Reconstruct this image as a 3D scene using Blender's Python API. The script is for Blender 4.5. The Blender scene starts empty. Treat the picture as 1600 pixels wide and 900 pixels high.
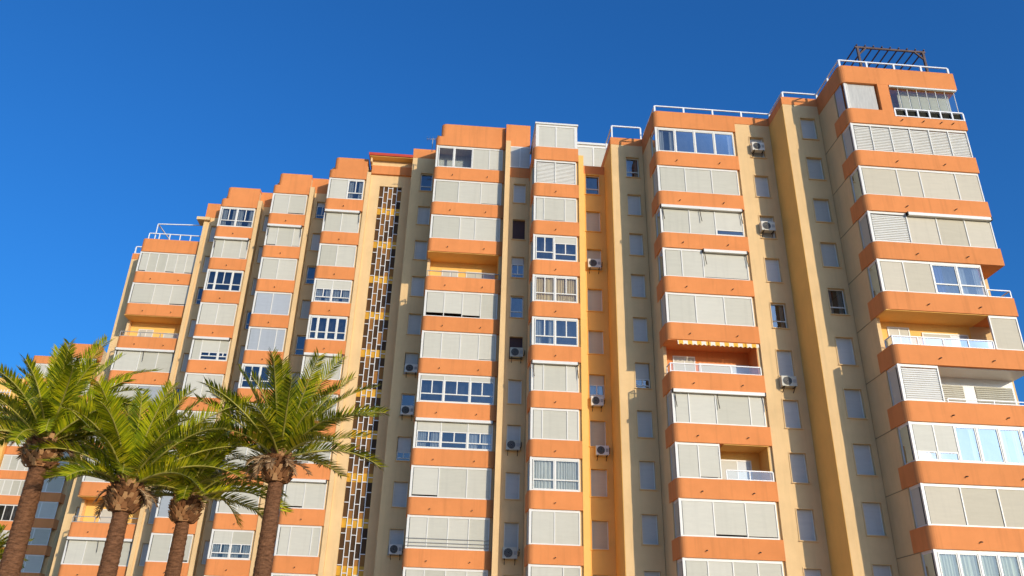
import bpy, math, random
from mathutils import Vector, Matrix
random.seed(7)
S = bpy.context.scene
COL = S.collection
PI = math.pi
GZ = -1.6                      # street level (the camera is at the origin)
def T(k): return 34.62 - 2.8 * k   # top of the k-th balcony band, counted from the roof
BH = 0.975                     # height of a band

# ------------------------------------------------------------------ materials
def ramp(nt, fac, stops):
    r = nt.nodes.new('ShaderNodeValToRGB')
    e = r.color_ramp.elements
    while len(e) < len(stops): e.new(0.5)
    for i, (p, c) in enumerate(stops):
        e[i].position = p; e[i].color = (*c, 1)
    nt.links.new(fac, r.inputs['Fac'])
    return r.outputs['Color']

def mat(name, col, rough=0.8, var=0.12, scale=0.6, bump=0.0, bscale=40, spec=0.3, metallic=0.0, streak=0.0, trans=0.0, stretch=(1, 1, 1), orand=0.0):
    m = bpy.data.materials.new(name); m.use_nodes = True
    nt = m.node_tree; n = nt.nodes; l = nt.links
    b = n['Principled BSDF']; out = n['Material Output']
    geo = n.new('ShaderNodeNewGeometry')
    mp = n.new('ShaderNodeMapping'); mp.inputs['Scale'].default_value = stretch
    l.new(geo.outputs['Position'], mp.inputs['Vector'])
    nz = n.new('ShaderNodeTexNoise'); nz.inputs['Scale'].default_value = scale
    nz.inputs['Detail'].default_value = 6; nz.inputs['Roughness'].default_value = 0.65
    l.new(mp.outputs['Vector'], nz.inputs['Vector'])
    lo = tuple(c * (1 - var) for c in col); hi = tuple(min(1, c * (1 + var)) for c in col)
    c = ramp(nt, nz.outputs['Fac'], [(0.3, lo), (0.7, hi)])
    if streak > 0:             # rain streaks and grime running down the render
        mp2 = n.new('ShaderNodeMapping'); mp2.inputs['Scale'].default_value = (2.6, 2.6, 0.16)
        l.new(geo.outputs['Position'], mp2.inputs['Vector'])
        n2 = n.new('ShaderNodeTexNoise'); n2.inputs['Scale'].default_value = 1.6; n2.inputs['Detail'].default_value = 5
        l.new(mp2.outputs['Vector'], n2.inputs['Vector'])
        f = ramp(nt, n2.outputs['Fac'], [(0.52, (0, 0, 0)), (0.78, (streak,) * 3)])
        mx = n.new('ShaderNodeMixRGB'); mx.blend_type = 'MIX'
        l.new(f, mx.inputs['Fac']); l.new(c, mx.inputs['Color1'])
        mx.inputs['Color2'].default_value = (*(x * 0.55 for x in col), 1)
        c = mx.outputs['Color']
    if orand > 0:              # each blind, room or curtain has aged a little differently
        oi = n.new('ShaderNodeObjectInfo')
        mo = n.new('ShaderNodeMixRGB'); mo.blend_type = 'MULTIPLY'; mo.inputs['Fac'].default_value = 1
        l.new(c, mo.inputs['Color1'])
        l.new(ramp(nt, oi.outputs['Random'], [(0, (1 - orand, 1 - orand, 1 - orand * 1.25)), (0.5, (1, 1, 1)), (1, (1 + orand * .5, 1 + orand * .5, 1 + orand * .6))]), mo.inputs['Color2'])
        c = mo.outputs['Color']
    l.new(c, b.inputs['Base Color'])
    b.inputs['Roughness'].default_value = rough
    b.inputs['Metallic'].default_value = metallic
    b.inputs['Specular IOR Level'].default_value = spec
    if bump > 0:
        nb = n.new('ShaderNodeTexNoise'); nb.inputs['Scale'].default_value = bscale; nb.inputs['Detail'].default_value = 4
        l.new(mp.outputs['Vector'], nb.inputs['Vector'])
        bp = n.new('ShaderNodeBump'); bp.inputs['Strength'].default_value = bump; bp.inputs['Distance'].default_value = 0.02
        l.new(nb.outputs['Fac'], bp.inputs['Height']); l.new(bp.outputs['Normal'], b.inputs['Normal'])
    if trans > 0:
        t = n.new('ShaderNodeBsdfTranslucent'); l.new(c, t.inputs['Color'])
        ms = n.new('ShaderNodeMixShader'); ms.inputs['Fac'].default_value = trans
        l.new(b.outputs[0], ms.inputs[1]); l.new(t.outputs[0], ms.inputs[2]); l.new(ms.outputs[0], out.inputs['Surface'])
    return m

def leaf_mat(name, dark, mid, tip, trans=0.18):
    m = bpy.data.materials.new(name); m.use_nodes = True
    nt = m.node_tree; n = nt.nodes; l = nt.links
    b = n['Principled BSDF']; out = n['Material Output']
    geo = n.new('ShaderNodeNewGeometry')
    c = ramp(nt, geo.outputs['Random Per Island'], [(0.0, dark), (0.55, mid), (1.0, tip)])
    nz = n.new('ShaderNodeTexNoise'); nz.inputs['Scale'].default_value = 0.9; nz.inputs['Detail'].default_value = 3
    l.new(geo.outputs['Position'], nz.inputs['Vector'])
    mx = n.new('ShaderNodeMixRGB'); mx.blend_type = 'MULTIPLY'; mx.inputs['Fac'].default_value = 0.75
    l.new(c, mx.inputs['Color1'])
    l.new(ramp(nt, nz.outputs['Fac'], [(0.32, (0.55, 0.62, 0.6)), (0.68, (1.25, 1.1, 0.8))]), mx.inputs['Color2'])
    l.new(mx.outputs['Color'], b.inputs['Base Color'])
    b.inputs['Roughness'].default_value = 0.5; b.inputs['Specular IOR Level'].default_value = 0.22
    t = n.new('ShaderNodeBsdfTranslucent'); l.new(mx.outputs['Color'], t.inputs['Color'])
    ms = n.new('ShaderNodeMixShader'); ms.inputs['Fac'].default_value = trans
    l.new(b.outputs[0], ms.inputs[1]); l.new(t.outputs[0], ms.inputs[2]); l.new(ms.outputs[0], out.inputs['Surface'])
    return m

def glass_mat(name, tint, refl=0.2):
    m = bpy.data.materials.new(name); m.use_nodes = True
    nt = m.node_tree; n = nt.nodes; l = nt.links
    n.remove(n['Principled BSDF']); out = n['Material Output']
    tr = n.new('ShaderNodeBsdfTransparent'); tr.inputs['Color'].default_value = (*tint, 1)
    gl = n.new('ShaderNodeBsdfGlossy'); gl.inputs['Roughness'].default_value = 0.03; gl.inputs['Color'].default_value = (0.9, 0.95, 1, 1)
    fr = n.new('ShaderNodeFresnel'); fr.inputs['IOR'].default_value = 1.5
    ad = n.new('ShaderNodeMath'); ad.operation = 'ADD'; ad.inputs[1].default_value = refl; ad.use_clamp = True
    l.new(fr.outputs[0], ad.inputs[0])
    nz = n.new('ShaderNodeTexNoise'); nz.inputs['Scale'].default_value = 1.3
    geo = n.new('ShaderNodeNewGeometry'); l.new(geo.outputs['Position'], nz.inputs['Vector'])
    bp = n.new('ShaderNodeBump'); bp.inputs['Strength'].default_value = 0.12; bp.inputs['Distance'].default_value = 0.02
    l.new(nz.outputs['Fac'], bp.inputs['Height']); l.new(bp.outputs['Normal'], gl.inputs['Normal'])
    ms = n.new('ShaderNodeMixShader')
    l.new(ad.outputs[0], ms.inputs['Fac']); l.new(tr.outputs[0], ms.inputs[1]); l.new(gl.outputs[0], ms.inputs[2])
    l.new(ms.outputs[0], out.inputs['Surface'])
    return m

def island_mat(name, stops, rough=0.8, spec=0.2, bump=0.0):
    m = bpy.data.materials.new(name); m.use_nodes = True
    nt = m.node_tree; n = nt.nodes; l = nt.links
    b = n['Principled BSDF']; geo = n.new('ShaderNodeNewGeometry')
    l.new(ramp(nt, geo.outputs['Random Per Island'], stops), b.inputs['Base Color'])
    b.inputs['Roughness'].default_value = rough; b.inputs['Specular IOR Level'].default_value = spec
    return m

def stripe_mat(name, a, b_, pitch):
    m = bpy.data.materials.new(name); m.use_nodes = True
    nt = m.node_tree; n = nt.nodes; l = nt.links
    b = n['Principled BSDF']; geo = n.new('ShaderNodeNewGeometry')
    sp = n.new('ShaderNodeSeparateXYZ'); l.new(geo.outputs['Position'], sp.inputs[0])
    mt = n.new('ShaderNodeMath'); mt.operation = 'MULTIPLY'; mt.inputs[1].default_value = 1 / pitch; l.new(sp.outputs['X'], mt.inputs[0])
    fr = n.new('ShaderNodeMath'); fr.operation = 'FRACT'; l.new(mt.outputs[0], fr.inputs[0])
    r = ramp(nt, fr.outputs[0], [(0.48, a), (0.52, b_)])
    l.new(r, b.inputs['Base Color']); b.inputs['Roughness'].default_value = 0.9
    return m

M = {}
M['orange'] = mat('orange_stucco', (0.74, 0.265, 0.085), 0.9, 0.07, 0.7, 0.3, 45, 0.15, streak=0.30, orand=.05)
M['cream'] = mat('cream_stucco', (0.78, 0.53, 0.26), 0.92, 0.07, 0.6, 0.35, 45, 0.15, streak=0.20)
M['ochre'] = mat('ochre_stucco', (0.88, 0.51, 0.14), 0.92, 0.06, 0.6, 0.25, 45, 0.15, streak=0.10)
M['shutter'] = mat('ivory_shutter', (0.55, 0.52, 0.42), 0.5, 0.04, 1.2, 0.12, 3, 0.3, stretch=(1, 1, 6), orand=.12, streak=.16)
M['beige_shutter'] = mat('beige_shutter', (0.56, 0.49, 0.36), 0.55, 0.04, 1.2, 0.1, 3, 0.3, stretch=(1, 1, 6), orand=.12, streak=.16)
M['blue_shutter'] = mat('pale_shutter', (0.55, 0.54, 0.50), 0.5, 0.05, 1.2, 0.12, 3, 0.3, stretch=(1, 1, 6), orand=.12, streak=.16)
M['grey_shutter'] = mat('grey_shutter', (0.40, 0.42, 0.43), 0.35, 0.05, 1.5, 0.1, 3, 0.5, stretch=(1, 1, 6), orand=.12, streak=.16)
M['brown_shutter'] = mat('brown_shutter', (0.075, 0.035, 0.03), 0.6, 0.15, 1.5, 0.1, 3, 0.3)
M['white'] = mat('white_aluminium', (0.73, 0.70, 0.62), 0.4, 0.04, 2.0, 0.0, 3, 0.4)
M['seal'] = mat('dark_joint', (0.03, 0.035, 0.035), 0.5, 0.1, 2.0)
M['dark'] = mat('dark_interior', (0.045, 0.042, 0.04), 0.9, 0.85, 1.7, stretch=(2.5, 1, 1.2), orand=.7)
M['curtain'] = mat('white_curtain', (0.66, 0.64, 0.58), 0.9, 0.12, 3, stretch=(4, 1, 0.5), trans=0.25)
M['gold_curtain'] = mat('straw_curtain', (0.72, 0.54, 0.30), 0.9, 0.12, 3, stretch=(4, 1, 0.5), trans=0.25)
M['green_curtain'] = mat('striped_curtain', (0.45, 0.47, 0.36), 0.9, 0.45, 2.2, stretch=(6, 1, 0.15), trans=0.2)
M['blue_curtain'] = mat('blue_curtain', (0.05, 0.10, 0.34), 0.9, 0.2, 3, stretch=(4, 1, 0.5))
M['glass'] = glass_mat('window_glass', (0.58, 0.63, 0.66), 0.10)
M['clear'] = glass_mat('clear_glass', (0.86, 0.90, 0.88), 0.03)
M['ac'] = mat('air_conditioner_casing', (0.66, 0.62, 0.53), 0.5, 0.10, 3, 0, 3, 0.4, streak=.4, orand=.35)
M['acdark'] = mat('fan_grille_black', (0.02, 0.02, 0.022), 0.5, 0.3, 6)
M['bracket'] = mat('rusted_bracket', (0.06, 0.045, 0.035), 0.7, 0.3, 6)
M['wood'] = mat('weathered_brown_wood', (0.13, 0.085, 0.07), 0.8, 0.3, 3, 0.3, 14, stretch=(1, 4, 1))
M['red'] = mat('red_roof_edge', (0.52, 0.06, 0.03), 0.7, 0.15, 3)
M['amber'] = island_mat('amber_glass', [(0, (0.035, 0.018, 0.007)), (0.6, (0.10, 0.046, 0.013)), (1, (0.32, 0.14, 0.03))], 0.5, 0.15)
M['yellow'] = mat('yellow_glass_block', (0.62, 0.32, 0.02), 0.4, 0.18, 2)
M['stripes'] = stripe_mat('striped_awning_cloth', (0.80, 0.74, 0.60), (0.80, 0.46, 0.06), 0.5)
M['trunk'] = mat('palm_bark', (0.165, 0.075, 0.036), 0.95, 0.55, 7, 0.9, 16, 0.1, stretch=(0.8, 0.8, 3.2))
M['boot'] = island_mat('cut_leaf_bases', [(0, (0.11, 0.045, 0.018)), (0.5, (0.32, 0.14, 0.055)), (1, (0.58, 0.32, 0.14))], 0.9)
M['leaf'] = leaf_mat('palm_leaflets', (0.05, 0.085, 0.006), (0.24, 0.285, 0.008), (0.60, 0.52, 0.025))
M['leaf2'] = leaf_mat('bright_palm_leaflets', (0.14, 0.19, 0.008), (0.42, 0.46, 0.008), (0.70, 0.62, 0.02))
M['stalk'] = mat('yellow_leaf_stalk', (0.36, 0.31, 0.06), 0.6, 0.2, 3)
M['dry'] = island_mat('dry_leaves', [(0, (0.12, 0.06, 0.03)), (0.6, (0.33, 0.19, 0.09)), (1, (0.52, 0.36, 0.2))], 0.9)
M['ground'] = mat('pale_paving', (0.52, 0.39, 0.22), 0.9, 0.15, 0.25, 0.3, 8)
M['roof'] = mat('roof_gravel', (0.30, 0.22, 0.16), 0.9, 0.2, 2)
M['rail'] = mat('white_painted_rail', (0.80, 0.79, 0.76), 0.4, 0.03, 2, 0, 3, 0.4)
M['greyrail'] = mat('grey_steel_rail', (0.34, 0.33, 0.30), 0.5, 0.1, 2, 0, 3, 0.4)
M['joint'] = mat('wall_joint', (0.36, 0.235, 0.12), 0.9, 0.1, 2)

# ------------------------------------------------------------------ mesh helpers
class MB:
    def __init__(s): s.v = []; s.f = []; s.m = []
    def quad(s, a, b, c, d, m=0):
        i = len(s.v); s.v += [tuple(a), tuple(b), tuple(c), tuple(d)]; s.f.append((i, i+1, i+2, i+3)); s.m.append(m)
    def tri(s, a, b, c, m=0):
        i = len(s.v); s.v += [tuple(a), tuple(b), tuple(c)]; s.f.append((i, i+1, i+2)); s.m.append(m)
    def box(s, x0, x1, y0, y1, z0, z1, m=0):
        i = len(s.v)
        s.v += [(x0,y0,z0),(x1,y0,z0),(x1,y1,z0),(x0,y1,z0),(x0,y0,z1),(x1,y0,z1),(x1,y1,z1),(x0,y1,z1)]
        for q in ((0,3,2,1),(4,5,6,7),(0,1,5,4),(1,2,6,5),(2,3,7,6),(3,0,4,7)):
            s.f.append(tuple(i+j for j in q)); s.m.append(m)
        return s
    def prism(s, pts, z0, z1, m=0):
        n = len(pts); i = len(s.v)
        s.v += [(x, y, z0) for x, y in pts] + [(x, y, z1) for x, y in pts]
        s.f.append(tuple(i + j for j in range(n))[::-1]); s.m.append(m)
        s.f.append(tuple(i + n + j for j in range(n))); s.m.append(m)
        for j in range(n):
            k = (j + 1) % n
            s.f.append((i+j, i+k, i+n+k, i+n+j)); s.m.append(m)
        return s
    def bar(s, p, q, w, m=0, h=None):
        p = Vector(p); q = Vector(q); d = (q - p).normalized()
        u = Vector((0, 0, 1)) if abs(d.z) < 0.9 else Vector((1, 0, 0))
        a = d.cross(u).normalized() * w / 2; b = a.cross(d).normalized() * (h or w) / 2
        i = len(s.v)
        for o in (p, q):
            s.v += [tuple(o + a + b), tuple(o - a + b), tuple(o - a - b), tuple(o + a - b)]
        for qd in ((0,1,2,3),(7,6,5,4),(0,4,5,1),(1,5,6,2),(2,6,7,3),(3,7,4,0)):
            s.f.append(tuple(i + j for j in qd)); s.m.append(m)
        return s
    def tube(s, pts, rad, n=8, m=0, cap=True):
        i0 = len(s.v); pts = [Vector(p) for p in pts]
        for k, p in enumerate(pts):
            d = (pts[min(k+1, len(pts)-1)] - pts[max(k-1, 0)]).normalized()
            u = Vector((0, 1, 0)) if abs(d.y) < 0.9 else Vector((1, 0, 0))
            a = d.cross(u).normalized(); b = d.cross(a)
            r = rad[k] if isinstance(rad, (list, tuple)) else rad
            for j in range(n):
                t = 2 * PI * j / n
                s.v.append(tuple(p + (a * math.cos(t) + b * math.sin(t)) * r))
        for k in range(len(pts) - 1):
            for j in range(n):
                s.f.append((i0+k*n+j, i0+k*n+(j+1)%n, i0+(k+1)*n+(j+1)%n, i0+(k+1)*n+j)); s.m.append(m)
        if cap:
            s.f.append(tuple(i0+j for j in range(n))); s.m.append(m)
            s.f.append(tuple(i0+(len(pts)-1)*n+j for j in range(n))[::-1]); s.m.append(m)
        return s
    def build(s, name, mats, parent=None, off=(0, 0, 0), smooth=False, fix=True):
        me = bpy.data.meshes.new(name)
        ox, oy, oz = off
        me.from_pydata([(x-ox, y-oy, z-oz) for x, y, z in s.v], [], s.f)
        if not isinstance(mats, (list, tuple)): mats = [mats]
        for m in mats: me.materials.append(M[m])
        me.polygons.foreach_set('material_index', s.m)
        if smooth: me.polygons.foreach_set('use_smooth', [True] * len(s.f))
        if fix:
            import bmesh
            bm = bmesh.new(); bm.from_mesh(me); bmesh.ops.recalc_face_normals(bm, faces=bm.faces); bm.to_mesh(me); bm.free()
        me.update()
        o = bpy.data.objects.new(name, me); COL.objects.link(o)
        if parent is not None: o.parent = parent
        return o

def tag(o, label=None, cat=None, group=None, kind=None):
    if label: o['label'] = label
    if cat: o['category'] = cat
    if group: o['group'] = group
    if kind: o['kind'] = kind
    return o

def thing(name, label, cat, loc, group=None, rz=0):
    o = bpy.data.objects.new(name, None); COL.objects.link(o); o.location = loc; o.rotation_euler = (0, 0, rz)
    o.empty_display_size = 0.3
    return tag(o, label, cat, group)

def copy_tree(o, parent=None):
    c = o.copy(); COL.objects.link(c); c.parent = parent
    for ch in list(o.children): copy_tree(ch, c)
    return c

# ------------------------------------------------------------------ ground
g = MB(); g.quad((-2500, -2500, GZ), (2500, -2500, GZ), (2500, 2500, GZ), (-2500, 2500, GZ))
tag(g.build('ground', 'ground'), 'pale paved ground in front of the apartment blocks', 'ground', kind='structure')

# ------------------------------------------------------------------ the apartment building
BB = (0, 46, GZ)
bld = thing('apartment_building', 'stepped orange and cream apartment building with rows of shuttered glazed balconies', 'building', BB)
def P(mb, name, mats, parent=None, smooth=False):
    """a part of the building (or a sub-part when a parent part is given)"""
    return mb.build(name, mats, parent or bld, BB, smooth)

RC = 0.34
def contour(xl, xr, y, yb, rounded=True, rr=0.0):
    pts = []
    if rounded:
        for i in range(7):
            a = PI + (PI / 2) * i / 6
            pts.append((xl + RC + RC * math.cos(a), y + RC + RC * math.sin(a)))
    else: pts.append((xl, y))
    pts += [(xr, y), (xr, yb), (xl, yb)]
    return pts

def spouts(mb, bay, k, fr):
    z = T(k) - 0.62
    for f in fr:
        x = bay['xl'] + (bay['xr'] - bay['xl']) * f
        mb.tube([(x, bay['Y'] + 0.02, z), (x, bay['Y'] - 0.14, z - 0.03)], 0.03, 6, 1)

BAYS = {
 8: dict(xl=20.55, xr=27.30, Y=34.29, side=1.05, wall=37.32, k0=1, top=32.02, sp=(0.33, 0.72)),
 7: dict(xl=11.12, xr=16.22, Y=39.44, side=1.05, wall=42.42, k0=1, top=32.02, sp=(0.25, 0.76)),
 6: dict(xl=4.20, xr=7.16, Y=43.69, side=1.05, wall=46.3, k0=1, top=31.84, sp=(0.5,)),
 5: dict(xl=-2.34, xr=2.52, Y=46.76, side=1.05, wall=50.0, k0=0, top=35.45, sp=(0.27, 0.76)),
 4: dict(xl=-10.33, xr=-7.49, Y=51.76, side=1.05, wall=54.9, k0=0, top=35.45, sp=(0.5,)),
 3: dict(xl=-14.94, xr=-12.09, Y=54.44, side=1.05, wall=57.5, k0=0, top=35.45, sp=(0.5,)),
 2: dict(xl=-19.49, xr=-16.55, Y=56.97, side=1.05, wall=59.8, k0=0, top=35.45, sp=(0.5,)),
 1: dict(xl=-26.13, xr=-21.41, Y=60.17, side=1.05, wall=63.0, k0=1, top=32.02, sp=(0.3, 0.76)),
}
KMAX = 12
DEEP = 1.5
WHITE_BACK = {(8, 8)}

# --- bands, rooms behind them and roof parapets
for b, B in BAYS.items():
    xl, xr, Y = B['xl'], B['xr'], B['Y']
    core = MB()
    core.box(xl + 0.03, xr, Y + DEEP, Y + 15, GZ, B['top'] - 0.25)
    core.box(xl + 0.03, xl + 0.22, Y + B['side'], Y + DEEP, GZ, B['top'] - 0.25)
    if b != 8: core.box(xr - 0.16, xr, Y + 0.16, Y + DEEP, GZ, B['top'] - 0.25)
    P(core, 'wall', 'cream' if b in (7, 8) else 'cream')
    for k in range(B['k0'], KMAX + 1):
        mb = MB()
        z0, z1 = T(k) - BH, T(k)
        if k == B['k0']: z1 = B['top']
        if k == 0:
            mb.prism(contour(xl, xr, Y, Y + DEEP - 0.002), z0, z0 + 0.72)
            mb.prism(contour(xl + 0.34, xr - (0 if b == 5 else 0.02), Y + 0.01, Y + 4), z0 + 0.72, B['top'])
            P(mb, 'roof_parapet', 'orange')
            continue
        if b == 8 and k == 2:      # lower parapet to the right, a railing stands on it
            mb.prism(contour(xl, 23.25, Y, Y + DEEP - 0.002), z0, z1)
            mb.box(23.25, xr, Y, Y + DEEP - 0.002, z0, z1 - 0.36)
        else:
            bk = Y + DEEP - 0.002 if k > B['k0'] else Y + 4
            mb.prism(contour(xl, xr, Y, bk), z0, z1)
        if k > B['k0']: spouts(mb, B, k, B['sp'] if not (b == 8 and k == 2) else (0.45, 0.63, 0.78, 0.88))
        P(mb, 'roof_parapet' if k == B['k0'] else 'balcony_band', ['orange', 'bracket'])
    # roof slab
    r = MB(); r.box(xl + 0.3, xr - 0.1, Y + 4, Y + 15.2, B['top'] - 0.25, B['top'] - 0.1); P(r, 'roof', 'roof')

# plaster joints on the side walls of the two foremost bays
for k in range(2, 12):
    z = T(k) - 1.02; j = MB(); j.box(20.565, 20.60, 34.29 + 1.06, 37.31, z, z + 0.035); P(j, 'wall_joint', 'joint')

# --- glazed balconies
def slats(mb, x0, x1, y, z0, z1, pitch=0.105):
    z = z0
    while z + pitch * 0.9 < z1:
        mb.quad((x0, y, z), (x1, y, z), (x1, y + 0.045, z + pitch * 0.98), (x0, y + 0.045, z + pitch * 0.98))
        mb.quad((x0, y + 0.045, z), (x1, y + 0.045, z), (x1, y, z), (x0, y, z))
        z += pitch

def drape(mb, x0, x1, y, z0, z1, wave=0.16, amp=0.035):
    n = max(4, int((x1 - x0) / (wave / 5))); prev = None; ph = random.random() * 6
    for i in range(n + 1):
        x = x0 + (x1 - x0) * i / n
        yy = y + amp * math.sin(ph + 2 * PI * (x - x0) / wave * (1 + 0.15 * math.sin(x * 3)))
        if prev: mb.quad((prev[0], prev[1], z0), (x, yy, z0), (x, yy, z1), (prev[0], prev[1], z1))
        prev = (x, yy)

def glazed_unit(par, x0, x1, y, z0, z1, sub, curtain=None, transom=0.3, halves=1, fw=0.055, rnd=None):
    """opening casement: frame bars, pane, dark room and maybe a curtain, all sub-parts of par"""
    fr = MB(); yb = y + 0.055
    fr.box(x0, x1, y, yb, z0, z0 + fw); fr.box(x0, x1, y, yb, z1 - fw, z1)
    fr.box(x0, x0 + fw, y, yb, z0 + fw, z1 - fw); fr.box(x1 - fw, x1, y, yb, z0 + fw, z1 - fw)
    zt = None
    if transom:
        zt = z0 + (z1 - z0) * transom; fr.box(x0 + fw, x1 - fw, y, yb, zt - fw * 0.6, zt + fw * 0.6)
    for h in range(1, halves):
        xm = x0 + (x1 - x0) * h / halves
        fr.box(xm - fw * 0.6, xm + fw * 0.6, y + 0.002, yb - 0.002, (zt + fw * 0.6) if zt else z0 + fw, z1 - fw)
    P(fr, 'frame', 'white', par)
    gl = MB(); gl.quad((x0 + fw*0.5, y + 0.03, z0 + fw*0.5), (x1 - fw*0.5, y + 0.03, z0 + fw*0.5), (x1 - fw*0.5, y + 0.03, z1 - fw*0.5), (x0 + fw*0.5, y + 0.03, z1 - fw*0.5))
    P(gl, 'pane', sub, par)
    if curtain:
        c = MB()
        if isinstance(curtain, tuple):       # (material, [(from, to), ...])
            for a, b_ in curtain[1]: drape(c, x0 + (x1-x0)*a, x0 + (x1-x0)*b_, y + 0.14, z0 + 0.02, z1 - 0.02)
            P(c, 'curtain', curtain[0], par)
        else:
            drape(c, x0, x1, y + 0.14, z0 + 0.02, z1 - 0.02); P(c, 'curtain', curtain, par)

def enclosure(b, k, panels, cassette=None, arms=True, wires=False, f0=0.0, f1=1.0, side='s'):
    B = BAYS[b]; Y = B['Y'] + 0.075
    X0, X1 = B['xl'] + 0.09, B['xr'] - (0.07 if b == 8 else 0.15)
    Wd = X1 - X0
    xa, xb = X0 + Wd * f0, X0 + Wd * f1
    z0, z1 = T(k) + 0.004, T(k) + 2.8 - BH - 0.004
    fr = MB()
    fr.box(xa, xb, Y, Y + 0.09, z0, z0 + 0.07); fr.box(xa, xb, Y, Y + 0.09, z1 - 0.13, z1)
    fr.box(xa, xa + (0.13 if f0 == 0 else 0.06), Y - 0.004, Y + 0.10, z0 + 0.07, z1 - 0.13)
    fr.box(xb - 0.06, xb, Y - 0.004, Y + 0.10, z0 + 0.07, z1 - 0.13)
    xs = sorted(set([p[0] for p in panels] + [p[1] for p in panels]))
    for f in xs[1:-1]:
        x = X0 + Wd * f
        fr.box(x - 0.026, x + 0.026, Y - 0.008, Y + 0.09, z0 + 0.07, z1 - 0.13)
    if f0 == 0:    # corner seal beside the white corner post
        fr.box(xa + 0.135, xa + 0.165, Y + 0.012, Y + 0.07, z0 + 0.07, z1 - 0.13, 1)
    e = P(fr, 'balcony_glazing', ['white', 'seal'])
    need_dark = False
    for (fa, fb, t) in panels:
        x0 = X0 + Wd * fa + (0.165 if fa == 0 else 0.026); x1 = X0 + Wd * fb - 0.026
        zb, zt = z0 + 0.07, z1 - 0.13
        c = t[0]; cur = None
        if c in 'sgeb':
            mb = MB(); yy = Y + 0.03 + random.uniform(-0.006, 0.006)
            gap = random.choice((0, 0, 0, 0, 0, 0.05, 0.09)) if c in 'sb' else 0
            if gap: need_dark = True
            mb.box(x0, x1, yy, yy + 0.03, zb + gap, zt)
            P(mb, 'shutter', {'s': 'shutter', 'g': 'grey_shutter', 'e': 'beige_shutter', 'b': 'blue_shutter'}[c], e)
        elif c == 'l':
            mb = MB(); slats(mb, x0, x1, Y + 0.02, zb, zt); P(mb, 'louvre_shutter', 'white', e)
        elif c == 'r':
            mb = MB(); gap = float(t[1:]) / 100
            mb.box(x0, x1, Y + 0.03, Y + 0.06, zb + (zt - zb) * gap, zt); P(mb, 'shutter', 'shutter', e); need_dark = True
        elif c in 'wWvc':
            need_dark = c != 'v'
            if c == 'c': cur = {'w': 'curtain', 'y': 'gold_curtain', 'g': 'green_curtain'}[t[1]]
            elif len(t) > 1 and t[1] == 'c': cur = ('curtain', [(0.05, 0.35), (0.7, 0.96)])
            elif len(t) > 1 and t[1] == 'b': cur = ('blue_curtain', [(0.05, 0.45)])
            elif len(t) > 1 and t[1] == 's': cur = ('curtain', [(0.72, 0.97)])
            hv = int(t[-1]) if t[-1].isdigit() else 1
            glazed_unit(e, x0, x1, Y + 0.015, zb, zt, 'clear' if c in 'vc' else 'glass', cur, 0.33 if c in 'w' or (c == 'c' and t[1] != 'g') else 0, hv)
        elif c == 'h':                         # shutter half way down, casements below
            cov = int(t[1:3]) / 100; zm = zt - (zt - zb) * cov
            mb = MB(); mb.box(x0, x1, Y + 0.02, Y + 0.055, zm, zt); P(mb, 'shutter', 'shutter', e)
            if len(t) > 3 and t[3] == 'c': cur = ('curtain', [(0.05, 0.4), (0.6, 0.96)])
            glazed_unit(e, x0, x1, Y + 0.015, zb, zm, 'glass', cur, (0.36 if cov < 0.6 else 0.5) if cov < .7 else 0, 2 if cov < .7 else 1); need_dark = True
    if need_dark and not any(p[2][0] == 'v' for p in panels):
        d = MB(); d.box(xa + 0.06, xb - 0.06, Y + 0.45, Y + 0.5, z0, z1); P(d, 'dark_room', 'dark', e)
    # return along the left side
    if f0 == 0 and side:
        sd = MB(); x = X0; y0 = Y + 0.1; y1 = B['Y'] + B['side'] - 0.01
        sd.box(x, x + 0.06, y0, y1, z0, z0 + 0.07); sd.box(x, x + 0.06, y0, y1, z1 - 0.13, z1)
        sd.box(x, x + 0.06, y1 - 0.06, y1, z0 + 0.07, z1 - 0.13)
        sd.box(x + 0.012, x + 0.05, y0, y0 + 0.12, z0 + 0.07, z1 - 0.13, 1)
        P(sd, 'side_frame', ['white', 'seal'], e)
        sp = MB()
        if side == 's':
            sp.box(x + 0.02, x + 0.05, y0 + 0.12, y1 - 0.06, z0 + 0.07, z1 - 0.13); P(sp, 'shutter', 'shutter', e)
        else:
            sp.quad((x + 0.02, y0 + 0.12, z0 + 0.07), (x + 0.02, y1 - 0.06, z0 + 0.07), (x + 0.02, y1 - 0.06, z1 - 0.13), (x + 0.02, y0 + 0.12, z1 - 0.13))
            P(sp, 'pane', 'glass', e)
    if cassette:
        ca, cb = cassette; xa, xb = X0 + Wd * ca, X0 + Wd * cb
        a = MB(); a.box(xa, xb, B['Y'] - 0.10, B['Y'] + 0.06, z1 - 0.19, z1 - 0.02)
        a.box(xa, xa + 0.05, B['Y'] - 0.12, B['Y'] + 0.07, z1 - 0.21, z1 - 0.01, 1); a.box(xb - 0.05, xb, B['Y'] - 0.12, B['Y'] + 0.07, z1 - 0.21, z1 - 0.01, 1)
        if arms:
            for xx in ((xa + 0.14, xb - 0.12, (xa * .52 + xb * .48)) if xb - xa > 3 else (xa + 0.1, xb - 0.08)):
                a.tube([(xx, B['Y'] - 0.02, z1 - 0.2), (xx + 0.03, B['Y'] + 0.0, z1 - 0.62), (xx + 0.06, B['Y'] - 0.05, z1 - 0.98)], 0.022, 6, 1)
        P(a, 'awning_cassette', ['white', 'bracket'])
    if wires:
        w = MB()
        for z in (0.16, 0.34, 0.56): w.tube([(X0, B['Y'] + 0.03, T(k) + z), (X1, B['Y'] + 0.03, T(k) + z)], 0.016, 6)
        P(w, 'guard_rail', 'greyrail')
    return e

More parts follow.
